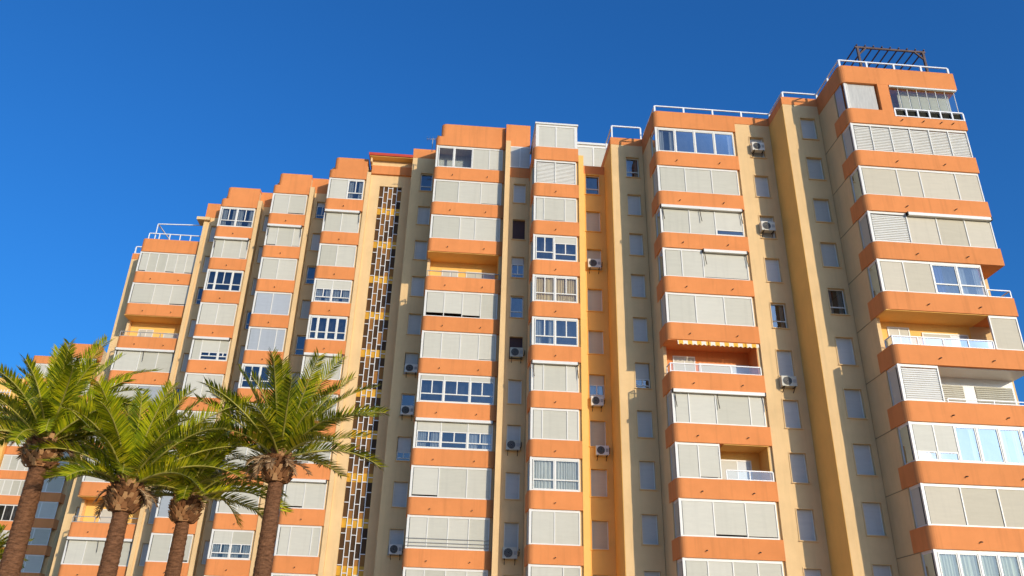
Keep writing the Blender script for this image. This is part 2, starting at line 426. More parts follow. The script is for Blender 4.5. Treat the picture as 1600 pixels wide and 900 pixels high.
def railing(name, pts, z, h=0.5, w=0.06, step=1.4, m='rail', glass=None, parent=None, post=0.09):
    mb = MB()
    for i in range(len(pts) - 1):
        (x0, y0), (x1, y1) = pts[i], pts[i+1]
        L = math.hypot(x1 - x0, y1 - y0); n = max(1, round(L / step))
        mb.bar((x0, y0, z + h), (x1, y1, z + h), w)
        for q in range(n + (1 if i == len(pts) - 2 else 0)):
            x, y = x0 + (x1 - x0) * q / n, y0 + (y1 - y0) * q / n
            mb.box(x - post/2, x + post/2, y - post/2, y + post/2, z, z + h - w/2)
        mb.bar((x0, y0, z + 0.05), (x1, y1, z + 0.05), w * 0.8)
    r = P(mb, name, m, parent)
    if glass:
        gp = MB()
        for i in range(len(pts) - 1):
            (x0, y0), (x1, y1) = pts[i], pts[i+1]
            gp.quad((x0, y0 + 0.01, z + 0.06), (x1, y1 + 0.01, z + 0.06), (x1, y1 + 0.01, z + h - 0.03), (x0, y0 + 0.01, z + h - 0.03))
        P(gp, 'pane', glass, r)
    return r

def eq(n, t): return [(i / n, (i + 1) / n, t) for i in range(n)]
def cuts(t, *c):
    c = [0] + list(c) + [1]; ts = t if isinstance(t, list) else [t] * (len(c) - 1)
    return [(c[i], c[i+1], ts[i]) for i in range(len(c) - 1)]

# foremost bay (right)
enclosure(8, 3, eq(6, 'l'))
enclosure(8, 4, cuts('e', .31, .5, .8), side='g')
enclosure(8, 5, cuts(['l', 'e', 'e', 'e'], .31, .55, .78), cassette=(.31, 1.0), arms=False)
enclosure(8, 6, [(0, .2, 'e'), (.2, .42, 'e'), (.42, .62, 'wb'), (.62, .82, 'wc')], f1=.82, side='g')
enclosure(8, 7, [(.78, 1.0, 'e')], f0=.78)
enclosure(8, 8, [(0, .3, 'l')], f1=.3)
railing('balcony_railing', [(22.75, 34.36), (27.22, 34.36), (27.22, 35.7)], T(8), .2, .04, 2.4, 'rail', None, post=.04)
enclosure(8, 9, [(0, .17, 'h75'), (.17, .32, 'h75'), (.32, .48, 'Ws'), (.48, .64, 'W'), (.64, .8, 'Wc'), (.8, 1, 'W')], side='g')
enclosure(8, 10, cuts('e', .27, .53, .78))
enclosure(8, 11, [(0, .16, 'cg'), (.16, .3, 'cg'), (.3, .43, 'cg'), (.43, .57, 'cg'), (.57, .72, 'cg'), (.72, .86, 'Wc'), (.86, 1, 'cg')], side='g')
# bay left of it
enclosure(7, 2, [(0, .25, 'Wc'), (.25, .5, 'W'), (.5, .75, 'W'), (.75, 1, 'Ws')], side='g')
enclosure(7, 3, cuts('s', .34, .67))
enclosure(7, 4, cuts(['s', 's', 'h78'], .35, .66), cassette=(0, 1.0), side='g')
enclosure(7, 5, cuts(['s', 's', 's'], .22, .47), cassette=(.47, 1.0), side='g')
enclosure(7, 6, cuts('s', .34, .67))
enclosure(7, 8, cuts('s', .18, .47, .84), cassette=(0, 1.02))
enclosure(7, 9, [(0, .24, 's'), (.24, .47, 's')], f1=.47)
enclosure(7, 10, cuts('s', .35, .68))
enclosure(7, 11, eq(4, 's'))
# narrow bay with the glazed penthouse
enclosure(6, 2, eq(2, 'l'), side='g')
enclosure(6, 3, cuts('s', .24, .73), side='g')
enclosure(6, 4, cuts(['w2', 'h252'], .48), side='g')
enclosure(6, 5, cuts(['cy2', 'cy2'], .5), side='g')
enclosure(6, 6, cuts(['wc2', 'w2'], .5), side='g')
enclosure(6, 7, cuts('s', .26, .75), cassette=(0, 1.0), side='g')
enclosure(6, 8, cuts('s', .24, .76))
enclosure(6, 9, cuts(['cw', 'cw'], .5), side='g')
enclosure(6, 10, eq(2, 's'))
enclosure(6, 11, cuts('s', .67))
# wide bay right of the stairs
enclosure(5, 1, cuts(['v', 'v', 's', 's'], .27, .55, .8))
c = MB(); c.box(-2.2, 2.3, 46.95, 48.25, T(0) - BH - .045, T(0) - BH - .003); c.box(-2.2, .45, 47.9, 47.95, T(1) + .003, T(0) - BH - .05); P(c, 'balcony_recess', 'curtain')
enclosure(5, 2, cuts('s', .37, .7))
enclosure(5, 3, cuts('s', .42, .64))
enclosure(5, 5, cuts(['r14', 'r14', 'r9', 's'], .27, .52, .77))
enclosure(5, 6, cuts('s', .27, .52, .77))
enclosure(5, 7, cuts(['h152', 'h152', 'h152'], .34, .68))
enclosure(5, 8, cuts(['h38c', 'h38', 'h38c'], .34, .68), cassette=(0, 1.0), arms=False)
enclosure(5, 9, cuts('s', .35, .7))
enclosure(5, 10, eq(4, 's'), wires=True)
enclosure(5, 11, eq(4, 's'))
# three narrow bays left of the stairs
enclosure(4, 1, cuts(['s', 'wc2'], .55))
enclosure(4, 2, eq(2, 's'), cassette=(0, 1))
enclosure(4, 3, eq(2, 's'))
enclosure(4, 4, cuts(['h38c', 'h38c'], .5))
enclosure(4, 5, [(i / 4, (i + 1) / 4, 'w') for i in range(4)])
enclosure(4, 6, eq(2, 's'), cassette=(0, 1), arms=False)
for k in (7, 8, 11): enclosure(4, k, eq(2, 's'))
enclosure(4, 9, eq(2, 's'), cassette=(0, 1), arms=False)
enclosure(4, 10, cuts('s', .3, .8))
enclosure(3, 1, eq(2, 's')); enclosure(3, 2, cuts('s', .33, .78), cassette=(0, 1)); enclosure(3, 3, eq(2, 's'))
enclosure(3, 4, eq(2, 'g')); enclosure(3, 5, cuts('g', .33, .76)); enclosure(3, 6, cuts(['w2', 'w2'], .5))
for k in (7, 8, 9, 11): enclosure(3, k, eq(2, 's'))
enclosure(3, 10, cuts(['h45c', 'h45c'], .5))
enclosure(2, 1, cuts(['wc2', 'wc2'], .5)); enclosure(2, 2, cuts('s', .3, .8), cassette=(0, 1))
enclosure(2, 3, cuts(['w', 'w2', 'w'], .27, .72)); enclosure(2, 4, eq(2, 's'))
enclosure(2, 5, cuts(['s', 'h62', 'h62'], .27, .74), cassette=(0, 1), arms=False)
for k in (6, 7, 8, 10, 11): enclosure(2, k, eq(2, 's'))
enclosure(2, 9, eq(2, 'g'), cassette=(0, 1), arms=False)
enclosure(1, 2, eq(6, 's')); enclosure(1, 3, cuts('s', .4, .7)); enclosure(1, 5, cuts('s', .42, .72), cassette=(0, 1))
enclosure(1, 6, cuts(['s', 'g'], .5)); enclosure(1, 7, eq(2, 's')); enclosure(1, 8, eq(3, 's'))
enclosure(1, 10, cuts('s', .3, .7), cassette=(0, 1)); enclosure(1, 11, eq(3, 's'))

# --- open balconies: ochre back wall and ceiling, doors, railing
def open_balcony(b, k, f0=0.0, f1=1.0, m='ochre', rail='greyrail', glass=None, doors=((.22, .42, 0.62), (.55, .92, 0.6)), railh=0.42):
    B = BAYS[b]; Y = B['Y']; xl, xr = B['xl'], B['xr']; w = xr - xl
    z0, z1 = T(k), T(k) + 2.8 - BH
    xa, xb = xl + w * f0, xl + w * f1
    c = MB(); yb = Y + DEEP - 0.006
    c.box(xa + 0.24, xb - 0.17, yb - 0.03, yb, z0 + 0.003, z1 - 0.04)
    c.box(xa + (0.05 if f0 == 0 else 0.1), xb - (0.17 if b != 8 else 0.02), Y + 0.06, yb, z1 - 0.04, z1 - 0.003)
    if b != 8 and f1 == 1: c.box(xr - 0.2, xr - 0.165, Y + 0.17, yb - 0.03, z0 + 0.003, z1 - 0.04)
    rec = P(c, 'balcony_recess', m)
    for (da, db, dh) in doors:
        d = MB(); x0, x1 = xl + w * da, xl + w * db; zt = z0 + (z1 - z0) * dh
        d.box(x0 - 0.06, x1 + 0.06, yb - 0.075, yb - 0.03, zt, zt + 0.07); d.box(x0 - 0.06, x0, yb - 0.075, yb - 0.03, z0 + 0.01, zt); d.box(x1, x1 + 0.06, yb - 0.075, yb - 0.03, z0 + 0.01, zt)
        xm = x0 + (x1 - x0) * (0.52 if db - da < .3 else .62)
        d.box(xm - 0.03, xm + 0.03, yb - 0.072, yb - 0.03, z0 + 0.01, zt)
        dd = P(d, 'frame', 'white', rec)
        s1 = MB(); s1.box(x0, xm - 0.03, yb - 0.06, yb - 0.035, z0 + 0.01, zt); P(s1, 'shutter', 'shutter', rec)
        s2 = MB(); s2.box(xm + 0.03, x1, yb - 0.055, yb - 0.035, z0 + 0.01, zt)
        P(s2, 'shutter' if db - da < .3 else 'pane', 'shutter' if db - da < .3 else 'glassblock' if 0 else ('shutter' if db - da < .3 else 'grey_shutter'), rec)
    if rail:
        railing('balcony_railing', [(xa + 0.12, Y + 0.1), (xb - 0.1, Y + 0.1)] if f0 else [(xa + 0.1, Y + 0.75), (xa + 0.12, Y + 0.12), (xb - 0.1, Y + 0.12)], z0, railh, 0.05, 1.4, rail, glass, post=0.05)
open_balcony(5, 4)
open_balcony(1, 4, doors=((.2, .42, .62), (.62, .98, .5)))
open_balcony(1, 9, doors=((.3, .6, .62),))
open_balcony(7, 7, rail='rail', glass='clear', doors=((.14, .36, .74), (.42, .98, .55)), m='orange', railh=0.48)
open_balcony(7, 9, f0=.49, rail='rail', glass='clear', doors=((.5, .86, .72),), railh=0.5)
open_balcony(8, 7, f1=.78, rail='rail', glass='clear', doors=((.12, .27, .8), (.38, .72, .68)), railh=0.46)
# glazed corner of the foremost bay with a white room behind it
def white_room(b, k):
    B = BAYS[b]; Y = B['Y']; w = B['xr'] - B['xl']; z0, z1 = T(k), T(k) + 2.8 - BH; yb = Y + DEEP - 0.006
    c = MB(); x0, x1 = B['xl'] + w * .3, B['xr'] - 0.12
    c.box(x0, x1, yb - 0.03, yb, z0 + .003, z1 - .04); c.box(x0, B['xr'] - .02, Y + .17, yb, z1 - .04, z1 - .003)
    r = P(c, 'balcony_recess', 'white')
    s = MB(); slats(s, x0 + .3, x0 + 2.0, yb - .08, z0 + .01, z1 - .35, .1); P(s, 'louvre_shutter', 'shutter', r)
    s = MB(); slats(s, x0 + 2.6, x1 - .1, yb - .08, z0 + .01, z1 - .35, .1); P(s, 'louvre_shutter', 'shutter', r)
white_room(8, 8)
# open corner beside the windows of the foremost bay
railing('balcony_railing', [(26.05, 34.36), (27.24, 34.36), (27.24, 35.7)], T(6), 0.42, 0.05, 0.8, 'rail', None, post=0.05)

# top storey of the foremost bay: orange wall with two openings
w = MB(); Y = 34.29; z0, z1 = T(2), T(1) - BH
w.box(22.62, 23.25, Y + 0.004, Y + 0.3, z0 + .002, z1 - .002)
w.box(20.75, 22.62, Y + 0.6, Y + 0.64, z0 + .002, z1 - .002)
P(w, 'wall', 'orange')
fr = MB(); fr.box(20.72, 20.84, Y + .1, Y + .2, z0 + .005, z1 - .005); fr.box(20.87, 20.92, Y + .12, Y + .2, z0 + .005, z1 - .005)
e = P(fr, 'balcony_glazing', ['white', 'seal'])
s = MB(); s.box(20.94, 22.50, Y + .16, Y + .2, z0 + .005, z1 - .005); P(s, 'blind', 'curtain', e)
s = MB(); s.box(20.62, 20.66, Y + .3, Y + 1.0, z0 + .005, z1 - .005); P(s, 'shutter', 'grey_shutter', e)
fr = MB(); xa, xb = 23.3, 27.12
fr.box(xa, xb + .1, Y - .02, Y + .1, z1 - .12, z1 - .03); fr.box(xa, xb + .05, Y + .1, Y + .16, z0 + .14, z0 + .2)
for i in range(8): x = xa + (xb - xa) * i / 7; fr.box(x - .012, x + .012, Y + .11, Y + .14, z0 + .2, z1 - .12)
e = P(fr, 'balcony_glazing', 'white')
s = MB(); s.quad((xa, Y + .125, z0 + .2), (xb, Y + .125, z0 + .2), (xb, Y + .125, z1 - .12), (xa, Y + .125, z1 - .12)); P(s, 'pane', 'clear', e)
s = MB(); s.box(xa + .7, xb - .1, Y + .5, Y + .54, z0, z1 - .02); P(s, 'blind', 'shutter', e)
s = MB(); s.box(xa - .05, xa + .7, Y + .9, Y + .94, z0 - .3, z1 - .02); P(s, 'dark_room', 'greyrail', e)
r = railing('balcony_railing', [(23.32, Y + .03), (27.25, Y + .03)], z0 - .36, .55, .07, .66, 'rail', None, post=.08)
s = MB(); s.box(23.3, 27.2, Y + .12, Y + .15, z0 - .355, z0 + .14); P(s, 'infill', 'dark', r)

# glazed penthouse on the narrow bay and glazing set back beside it
B = BAYS[6]; z0, z1 = B['top'] + .004, 33.70
fr = MB(); xa, xb, Y = 4.36, 7.12, B['Y'] + .08
fr.box(xa, xb, Y, Y + .1, z0, z0 + .08); fr.box(xa, xb, Y, Y + .1, z1 - .16, z1); fr.box(xa, xa + .2, Y - .004, Y + .1, z0 + .08, z1 - .16)
fr.box(xb - .2, xb, Y - .004, Y + .1, z0 + .08, z1 - .16); fr.box(5.66, 5.75, Y - .004, Y + .1, z0 + .08, z1 - .16)
fr.box(xa - .06, xb + .06, Y - .08, Y + 3.5, z1, z1 + .12)
fr.box(xa, xa + .08, Y + .1, Y + 3.2, z0, z1 - .005); fr.box(xb - .08, xb, Y + .1, Y + 3.2, z0, z1 - .005)
e = P(fr, 'penthouse_glazing', 'white')
for a, b_ in ((4.56, 5.66), (5.75, 6.92)):
    s = MB(); s.box(a, b_, Y + .03, Y + .06, z0 + .08, z1 - .16); P(s, 'shutter', 'shutter', e)
fr = MB(); Y2 = 46.4; z0b, z1b = 31.0, 34.2
fr.box(7.2, 10.6, Y2, Y2 + .1, z1b - .2, z1b); fr.box(7.1, 10.8, Y2 - .1, Y2 + 3, z1b, z1b + .16); fr.box(8.62, 8.72, Y2 - .004, Y2 + .1, z0b, z1b - .2); fr.box(10.5, 10.6, Y2, Y2 + .1, z0b, z1b - .2)
e = P(fr, 'penthouse_glazing', 'white')
for a, b_ in ((7.2, 8.62), (8.72, 10.5)):
    s = MB(); s.box(a, b_, Y2 + .03, Y2 + .06, z0b, z1b - .2); P(s, 'shutter', 'shutter', e)

# --- walls between the bays, one column of windows in each
def wall_strip(x0, x1, y, wx0, wx1, ks, top, par_h, specs=None, m='cream', side=None, sm='blue_shutter', pil=None, wh=1.5, yback=None, parapet_y=None):
    """wall facing the street with a column of recessed windows; parapet on top; pilaster beside the bay"""
    specs = specs or {}
    mb = MB(); zt = top - par_h; yb = y + 0.22
    mb.box(x0, wx0, y, yb, GZ, zt); mb.box(wx1, x1, y, yb, GZ, zt)
    edges = []
    for k in ks: edges.append((T(k) + 0.02, T(k) + 0.02 + wh))
    edges.sort(); z = GZ
    for a, b_ in edges:
        mb.box(wx0, wx1, y, yb, z, a); z = b_
    if zt > z: mb.box(wx0, wx1, y, yb, z, zt)
    mb.box(x0, x1, yb + 0.3, yback or y + 12, GZ, zt)
    mb.box(x0, x1, yb, yb + 0.3, GZ, edges[0][0]); mb.box(x0, x1, yb, yb + .3, edges[-1][1], zt)
    if side:
        sm_ = MB(); sm_.box(side[0], x0 - .003, y + 0.002, side[2], GZ, zt); P(sm_, 'wall', 'ochre' if x0 > 0 else m)  # right-hand return wall: ochre instead of cream, its bright warm shade put into colour
    P(mb, 'wall', m)
    pm = MB(); py = parapet_y if parapet_y is not None else y - 0.015
    pm.box(x0, x1, py, y + 0.4, zt, top)
    if side: pm.box(side[0] - .015, x0 - .003, py, side[2], zt, top)
    pm.box(x0, x1, y + .4, yback or y + 12, zt, top - .3)
    P(pm, 'roof_parapet', 'orange')
    if pil:
        q = MB(); q.box(pil[0], pil[1], pil[2], yb - .002 if pil[2] < y else y, GZ, pil[3]); P(q, 'pilaster', m)
    for k in ks:
        a, b_ = T(k) + 0.02, T(k) + 0.02 + wh
        t = specs.get(k, 's')
        tr = MB(); t0 = .05
        tr.box(wx0 - t0, wx1 + t0, y - .03, y + .004, a - t0, a); tr.box(wx0 - t0, wx1 + t0, y - .03, y + .004, b_, b_ + t0)
        tr.box(wx0 - t0, wx0, y - .03, y + .004, a, b_); tr.box(wx1, wx1 + t0, y - .03, y + .004, a, b_)
        win = P(tr, 'window', m)
        sl = MB(); sl.box(wx0 - .07, wx1 + .07, y - .075, y - .031, a - .055, a - .012); P(sl, 'sill', m, win)
        yy = y + .165
        if t[0] in 'sB':
            f = MB(); f.box(wx0 + .002, wx0 + .05, yy - .03, yy + .04, a + .05, b_); f.box(wx1 - .05, wx1 - .002, yy - .03, yy + .04, a + .05, b_); f.box(wx0 + .002, wx1 - .002, yy - .03, yy + .04, a + .002, a + .05)
            P(f, 'frame', 'white' if t[0] == 's' else 'brown_shutter', win)
            s = MB(); s.box(wx0 + .05, wx1 - .05, yy, yy + .03, a + .05, b_ - .002); P(s, 'shutter', sm if t[0] == 's' else 'brown_shutter', win)
        else:
            zc = b_
            if t[0] == 'h':
                zc = b_ - (b_ - a) * int(t[1:3]) / 100
                s = MB(); s.box(wx0 + .03, wx1 - .03, yy - .01, yy + .03, zc, b_ - .002); P(s, 'shutter', sm, win)
            cur = ('curtain', [(.06, .34), (.66, .94)]) if t[-1] == 'c' else ('blue_curtain', [(.1, .5)]) if t[-1] == 'b' else None
            glazed_unit(win, wx0 + .01, wx1 - .01, yy - .02, a + .01, zc, 'glass', cur, 0.3 if t[0] != 'd' else .32, 2 if t[0] == 'h' else 1, .05)
            d = MB(); d.box(wx0, wx1, yb + .12, yb + .15, a, b_); P(d, 'dark_room', 'dark', win)

KS = list(range(2, 13))
wall_strip(18.43, 20.56, 37.32, 19.36, 20.28, KS, 32.02, .55, {6: 'wc'}, side=(18.405, 18.63, 39.6))
wall_strip(16.22, 18.40, 39.47, 17.06, 17.92, KS, 32.02, .55, {6: 'wc'}, parapet_y=39.442)
wall_strip(9.10, 11.13, 42.42, 10.02, 10.86, KS, 32.02, .55, {2: 'wc', 7: 'h62'})
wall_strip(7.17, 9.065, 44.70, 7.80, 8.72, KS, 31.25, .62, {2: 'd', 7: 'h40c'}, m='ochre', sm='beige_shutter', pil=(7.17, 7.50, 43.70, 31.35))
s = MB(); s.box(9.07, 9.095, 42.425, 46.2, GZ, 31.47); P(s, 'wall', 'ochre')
s = MB(); s.box(9.055, 9.095, 42.405, 46.4, 31.47, 32.02); P(s, 'roof_parapet', 'orange')
wall_strip(2.53, 4.22, 46.34, 3.16, 3.98, KS, 35.45, 1.85, {3: 'B', 4: 'h32b', 5: 'w', 6: 'B'}, pil=(2.53, 2.86, 46.10, 33.9))
# glazing under the parapet of that wall
fr = MB(); fr.box(2.86, 4.19, 46.28, 46.335, T(1) + .02, T(1) + .1); fr.box(2.86, 4.19, 46.28, 46.335, 33.48, 33.58); fr.box(3.5, 3.56, 46.28, 46.335, T(1) + .1, 33.48)
e = P(fr, 'balcony_glazing', 'white')
for a, b_ in ((2.87, 3.5), (3.56, 4.18)): s = MB(); s.box(a, b_, 46.30, 46.335, T(1) + .1, 33.48); P(s, 'shutter', 'blue_shutter', e)
s = MB(); s.box(2.86, 4.19, 46.31, 46.338, T(1) - .75, T(1)); P(s, 'balcony_band', 'orange')
K1 = list(range(1, 13))
wall_strip(-4.06, -2.33, 50.0, -3.38, -2.52, K1, 35.45, .8, {1: 'w', 6: 'h55', 7: 'w', 8: 'h62'}, side=(-4.06, -3.9, 52.2))
wall_strip(-12.08, -10.32, 54.9, -11.5, -10.62, K1, 35.45, 1.35, {1: 'h22', 3: 'w', 5: 'w'}, pil=(-12.08, -11.76, 54.36, 34.3))
wall_strip(-16.54, -14.93, 57.5, -16.0, -15.15, K1, 35.45, 1.35, {4: 'w'}, pil=(-16.54, -16.22, 56.9, 34.3))
wall_strip(-21.40, -19.48, 59.77, -20.75, -19.9, K1, 35.45, 1.35, {3: 'w', 6: 'w'}, pil=(-21.40, -21.1, 59.7, 34.1))
wall_strip(-27.82, -26.12, 63.0, -27.1, -26.3, KS, 32.02, .55, {})
s = MB(); s.box(-21.95, -20.9, 59.45, 60.6, 33.72, 33.98); P(s, 'cornice', 'cream')

# --- stair tower with its lattice screen
YS = 51.9
w = MB()
w.box(-7.48, -6.48, YS, YS + .25, GZ, 34.2); w.box(-4.84, -4.06, YS, YS + .25, GZ, 34.2); w.box(-6.48, -4.84, YS, YS + .25, 33.22, 34.2)
w.box(-7.48, -4.06, YS + .6, YS + 12, GZ, 35.0); w.box(-6.48, -4.84, YS, YS + .25, GZ, 3.4)
w.box(-7.49, -7.2, YS - .18, YS - .002, GZ, 34.28)
w.box(-7.3, -4.07, YS - .12, YS + .6, 34.93, 35.38)
P(w, 'stair_wall', 'cream')
s = MB(); s.box(-7.19, -4.07, YS - .16, YS + .3, 34.2, 34.93); P(s, 'stair_band', 'orange')
s = MB(); s.box(-7.45, -4.09, YS - .75, YS + 2, 35.5, 35.62); s.box(-7.45, -4.09, YS - .79, YS - .751, 35.44, 35.66); e = P(s, 'stair_roof', 'red')
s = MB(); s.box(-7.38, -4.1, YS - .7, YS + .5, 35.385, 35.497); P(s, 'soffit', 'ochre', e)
s = MB()
for x in (-7.3,): s.box(x, x + .12, YS - .55, YS - .13, 35.0, 35.38)
P(s, 'bracket', 'cream', e)
gl = {}; la = MB(); ye = {}
nc = 5; cw = 1.64 / nc; ztop, zbot = 33.22, 3.4
for c in range(nc):
    x0 = -6.48 + c * cw
    offs = [0, .5, .12, .62, .3][c] * .93
    z = ztop - offs if offs > 0 else ztop
    zs = [ztop] + ([z] if offs > 0 else [])
    while zs[-1] - .93 > zbot: zs.append(zs[-1] - .93)
    zs.append(zbot)
    for i in range(len(zs) - 1):
        zh, zl = zs[i], zs[i + 1]
        # yellow blocks where the landings lie
        segs = []; cur = zh
        for k in range(0, 12):
            a, b_ = T(k) - .42, T(k) - .98
            if a < zh and b_ > zl - .56 and a > zl:
                if cur > a: segs.append((cur, a, 0))
                segs.append((a, max(b_, zl), 1)); cur = max(b_, zl)
            elif b_ < zh and a >= zh:
                segs.append((zh, max(b_, zl), 1)); cur = max(b_, zl)
        if cur > zl: segs.append((cur, zl, 0))
        for za, zb_, t in segs:
            kk = (round if t else math.floor)((33.92 - (za + zb_) / 2) / 2.8); (ye if t else gl).setdefault(kk, MB()).quad((x0, YS + .14, zb_), (x0 + cw, YS + .14, zb_), (x0 + cw, YS + .14, za), (x0, YS + .14, za))
        if i > 0: la.box(x0 + .022, x0 + cw - .022, YS + .06, YS + .135, zh - .022, zh + .022)
for c in range(1, nc):
    x = -6.48 + c * cw; la.box(x - .022, x + .022, YS + .05, YS + .135, zbot, ztop)
e = P(la, 'stair_screen', 'rail'); [P(q, 'amber_pane', 'amber', e) for q in gl.values()]; [P(q, 'yellow_pane', 'yellow', e) for q in ye.values()]

# --- roof railings, masts
railing('roof_railing', [(11.3, 42.5), (11.3, 39.62), (18.6, 39.62), (18.6, 37.5), (20.72, 37.5), (20.72, 34.45), (27.15, 34.45)], 32.02, .5, .07, 1.75, 'rail', post=.1)
railing('roof_railing', [(9.2, 44.4), (9.2, 42.55), (11.1, 42.55)], 32.02, 1.0, .08, 2.2, 'rail', post=.09)
railing('roof_railing', [(-25.75, 60.4), (-21.6, 60.4)], 32.02, .62, .07, .78, 'rail', post=.07)
s = MB()
for q in (((-25.3, 60.5, 32.02), (-25.3, 60.5, 33.6)), ((-25.3, 60.5, 33.6), (-21.3, 60.5, 33.75)), ((-25.3, 60.5, 33.6), (-24.8, 63.5, 33.2)), ((-24.8, 63.5, 33.1), (-21.3, 63.5, 33.2)), ((-24.8, 63.5, 32.0), (-24.8, 63.5, 33.2))): s.bar(*q, .07)
P(s, 'canopy_frame', 'rail')
railing('roof_railing', [(-27.7, 63.1), (-26.2, 63.1)], 32.02, .7, .08, .8, 'rail', post=.09)

# striped awning valance over the open balcony
B = BAYS[7]; zt = T(6) - BH - .04
for a, b_ in ((.115, .44), (.45, .84), (.845, .985)):
    s = MB(); xa, xb = B['xl'] + 5.1 * a, B['xl'] + 5.1 * b_; n = 40; prev = None
    for i in range(n + 1):
        x = xa + (xb - xa) * i / n; z = zt - .22 - .03 * math.cos(2 * PI * x / .25) + .0
        if prev:
            s.quad((prev[0], B['Y'] + .02, prev[1]), (x, B['Y'] + .02, z), (x, B['Y'] + .05, zt), (prev[0], B['Y'] + .05, zt))
        prev = (x, z)
    P(s, 'awning_valance', 'stripes')

# ------------------------------------------------------------------ pergola on the roof
pg = thing('pergola', 'brown wooden pergola on the roof of the tallest right hand bay', 'pergola', (22.4, 35.1, 31.9))
def Q(mb, name, m, off, parent): return mb.build(name, m, parent, off)
po = (22.4, 35.1, 31.9); zt = 34.36
for x, y in ((22.45, 35.15), (26.45, 35.15), (22.45, 38.1), (26.45, 38.1)):
    s = MB(); s.box(x - .06, x + .06, y - .06, y + .06, 31.9, zt - .12)
    Q(s, 'post', 'wood', po, pg)
for y in (35.15, 38.1):
    s = MB(); s.box(22.3, 26.6, y - .04, y + .04, zt - .12, zt); 
    for x, sg in ((22.45, 1), (26.45, -1)): s.bar((x, y, zt - .65), (x + sg * .5, y, zt - .12), .08)
    Q(s, 'beam', 'wood', po, pg)
for i in range(9):
    x = 22.4 + 4.1 * i / 8; s = MB(); s.box(x - .03, x + .03, 35.03, 38.22, zt + .002, zt + .07); Q(s, 'rafter', 'wood', po, pg)

# ------------------------------------------------------------------ air conditioners
def make_ac():
    r = thing('air_conditioner', 'x', 'air conditioner', (0, 0, 0), 'air conditioners on the facade')
    c = MB(); c.box(-.39, .39, -.32, 0, 0, .58); c.build('casing', 'ac', r)
    f = MB(); n = 20; cx, cz, R = -.1, .29, .235
    ring = [(cx + R * math.cos(2*PI*i/n), -.328, cz + R * math.sin(2*PI*i/n)) for i in range(n)]
    i0 = len(f.v); f.v += ring; f.f.append(tuple(range(n))); f.m.append(0)
    for rr in (.06, .12, .18, .235):
        f.tube([(cx + rr * math.cos(2*PI*i/n), -.335, cz + rr * math.sin(2*PI*i/n)) for i in range(n + 1)], .007, 4, 1)
    f.build('fan_grille', ['acdark', 'greyrail'], r)
    h = MB(); h.tube([(.39, -.12, .2), (.47, -.14, .16), (.5, -.02, .3), (.52, .015, .55)], .02, 6); h.build('hose', 'acdark', r)
    s = MB(); s.box(.2, .36, -.326, -.321, .2, .4); s.build('vent_panel', 'greyrail', r)
    for x in (-.28, .28):
        b = MB(); b.box(x - .02, x + .02, -.36, .06, -.05, -.005); b.bar((x, .05, -.28), (x, -.3, -.04), .03); b.build('bracket', 'bracket', r)
    return r
ac0 = make_ac()
AC = [  # x, y, z (underside), label
 (17.42, 39.44, T(2) + .34, 'beige air conditioner in the topmost window between the two right hand bays'),
 (17.38, 39.44, T(4) + .36, 'beige air conditioner in the third window down between the two right hand bays'),
 (17.42, 39.44, T(7) - .62, 'white air conditioner under a closed shutter, lowest between the two right hand bays'),
 (8.22, 44.67, T(4) + .05, 'air conditioner in a black tray filling the lower half of an ochre wall window'),
 (8.20, 44.67, T(7) - .48, 'white air conditioner with blue sticker under the half open curtained window of the ochre wall'),
 (8.42, 44.67, T(8) - .55, 'white air conditioner below a closed beige shutter, lowest on the ochre wall'),
 (3.60, 46.31, T(6) + .08, 'white air conditioner in front of a dark brown shutter'),
 (3.52, 46.31, T(8) - .05, 'shaded air conditioner in a pale window left of the narrow bay, middle of three'),
 (3.50, 46.31, T(10) - .45, 'white air conditioner with black fan near the bottom edge, left of the narrow bay'),
 (-2.90, 49.97, T(6) + .06, 'shaded air conditioner in a half shuttered window right of the stairs, topmost of three'),
 (-2.92, 49.97, T(7) + .04, 'shaded air conditioner in a dark blue window right of the stairs, middle of three'),
 (-2.92, 49.97, T(10) + .04, 'shaded air conditioner in a pale window right of the stairs, lowest of three'),
]
for i, (x, y, z, lab) in enumerate(AC):
    o = ac0 if i == 0 else copy_tree(ac0)
    o.location = (x, y, z); o['label'] = lab; o.scale = (random.uniform(.9, 1.04), 1, random.uniform(.92, 1.03)); o.rotation_euler = (0, 0, random.uniform(-.03, .03))

# small round table behind the glass corner
tb = thing('round_table', 'small dark round table behind the glass of the upper right balcony', 'table', (25.1, 35.0, T(8)))
s = MB(); s.tube([(0, 0, .12), (0, 0, .155)], .45, 24); s.build('table_top', 'greyrail', tb)
s = MB(); s.tube([(0, 0, 0), (0, 0, .12)], .04, 8); s.build('leg', 'bracket', tb)

# antenna
an = thing('antenna', 'thin grey television antenna above the roof edge right of the stairs', 'antenna', (-2.6, 47.6, 33.6))
s = MB(); s.bar((0, 0, 0), (0, 0, 1.15), .05); s.build('mast', 'greyrail', an)
s = MB(); s.bar((-.45, 0, 1.05), (.4, 0, 1.1), .03)
for x in (-.4, -.2, 0, .2, .35): s.bar((x, -.25, 1.07), (x, .25, 1.07), .02)
s.build('aerial', 'greyrail', an)

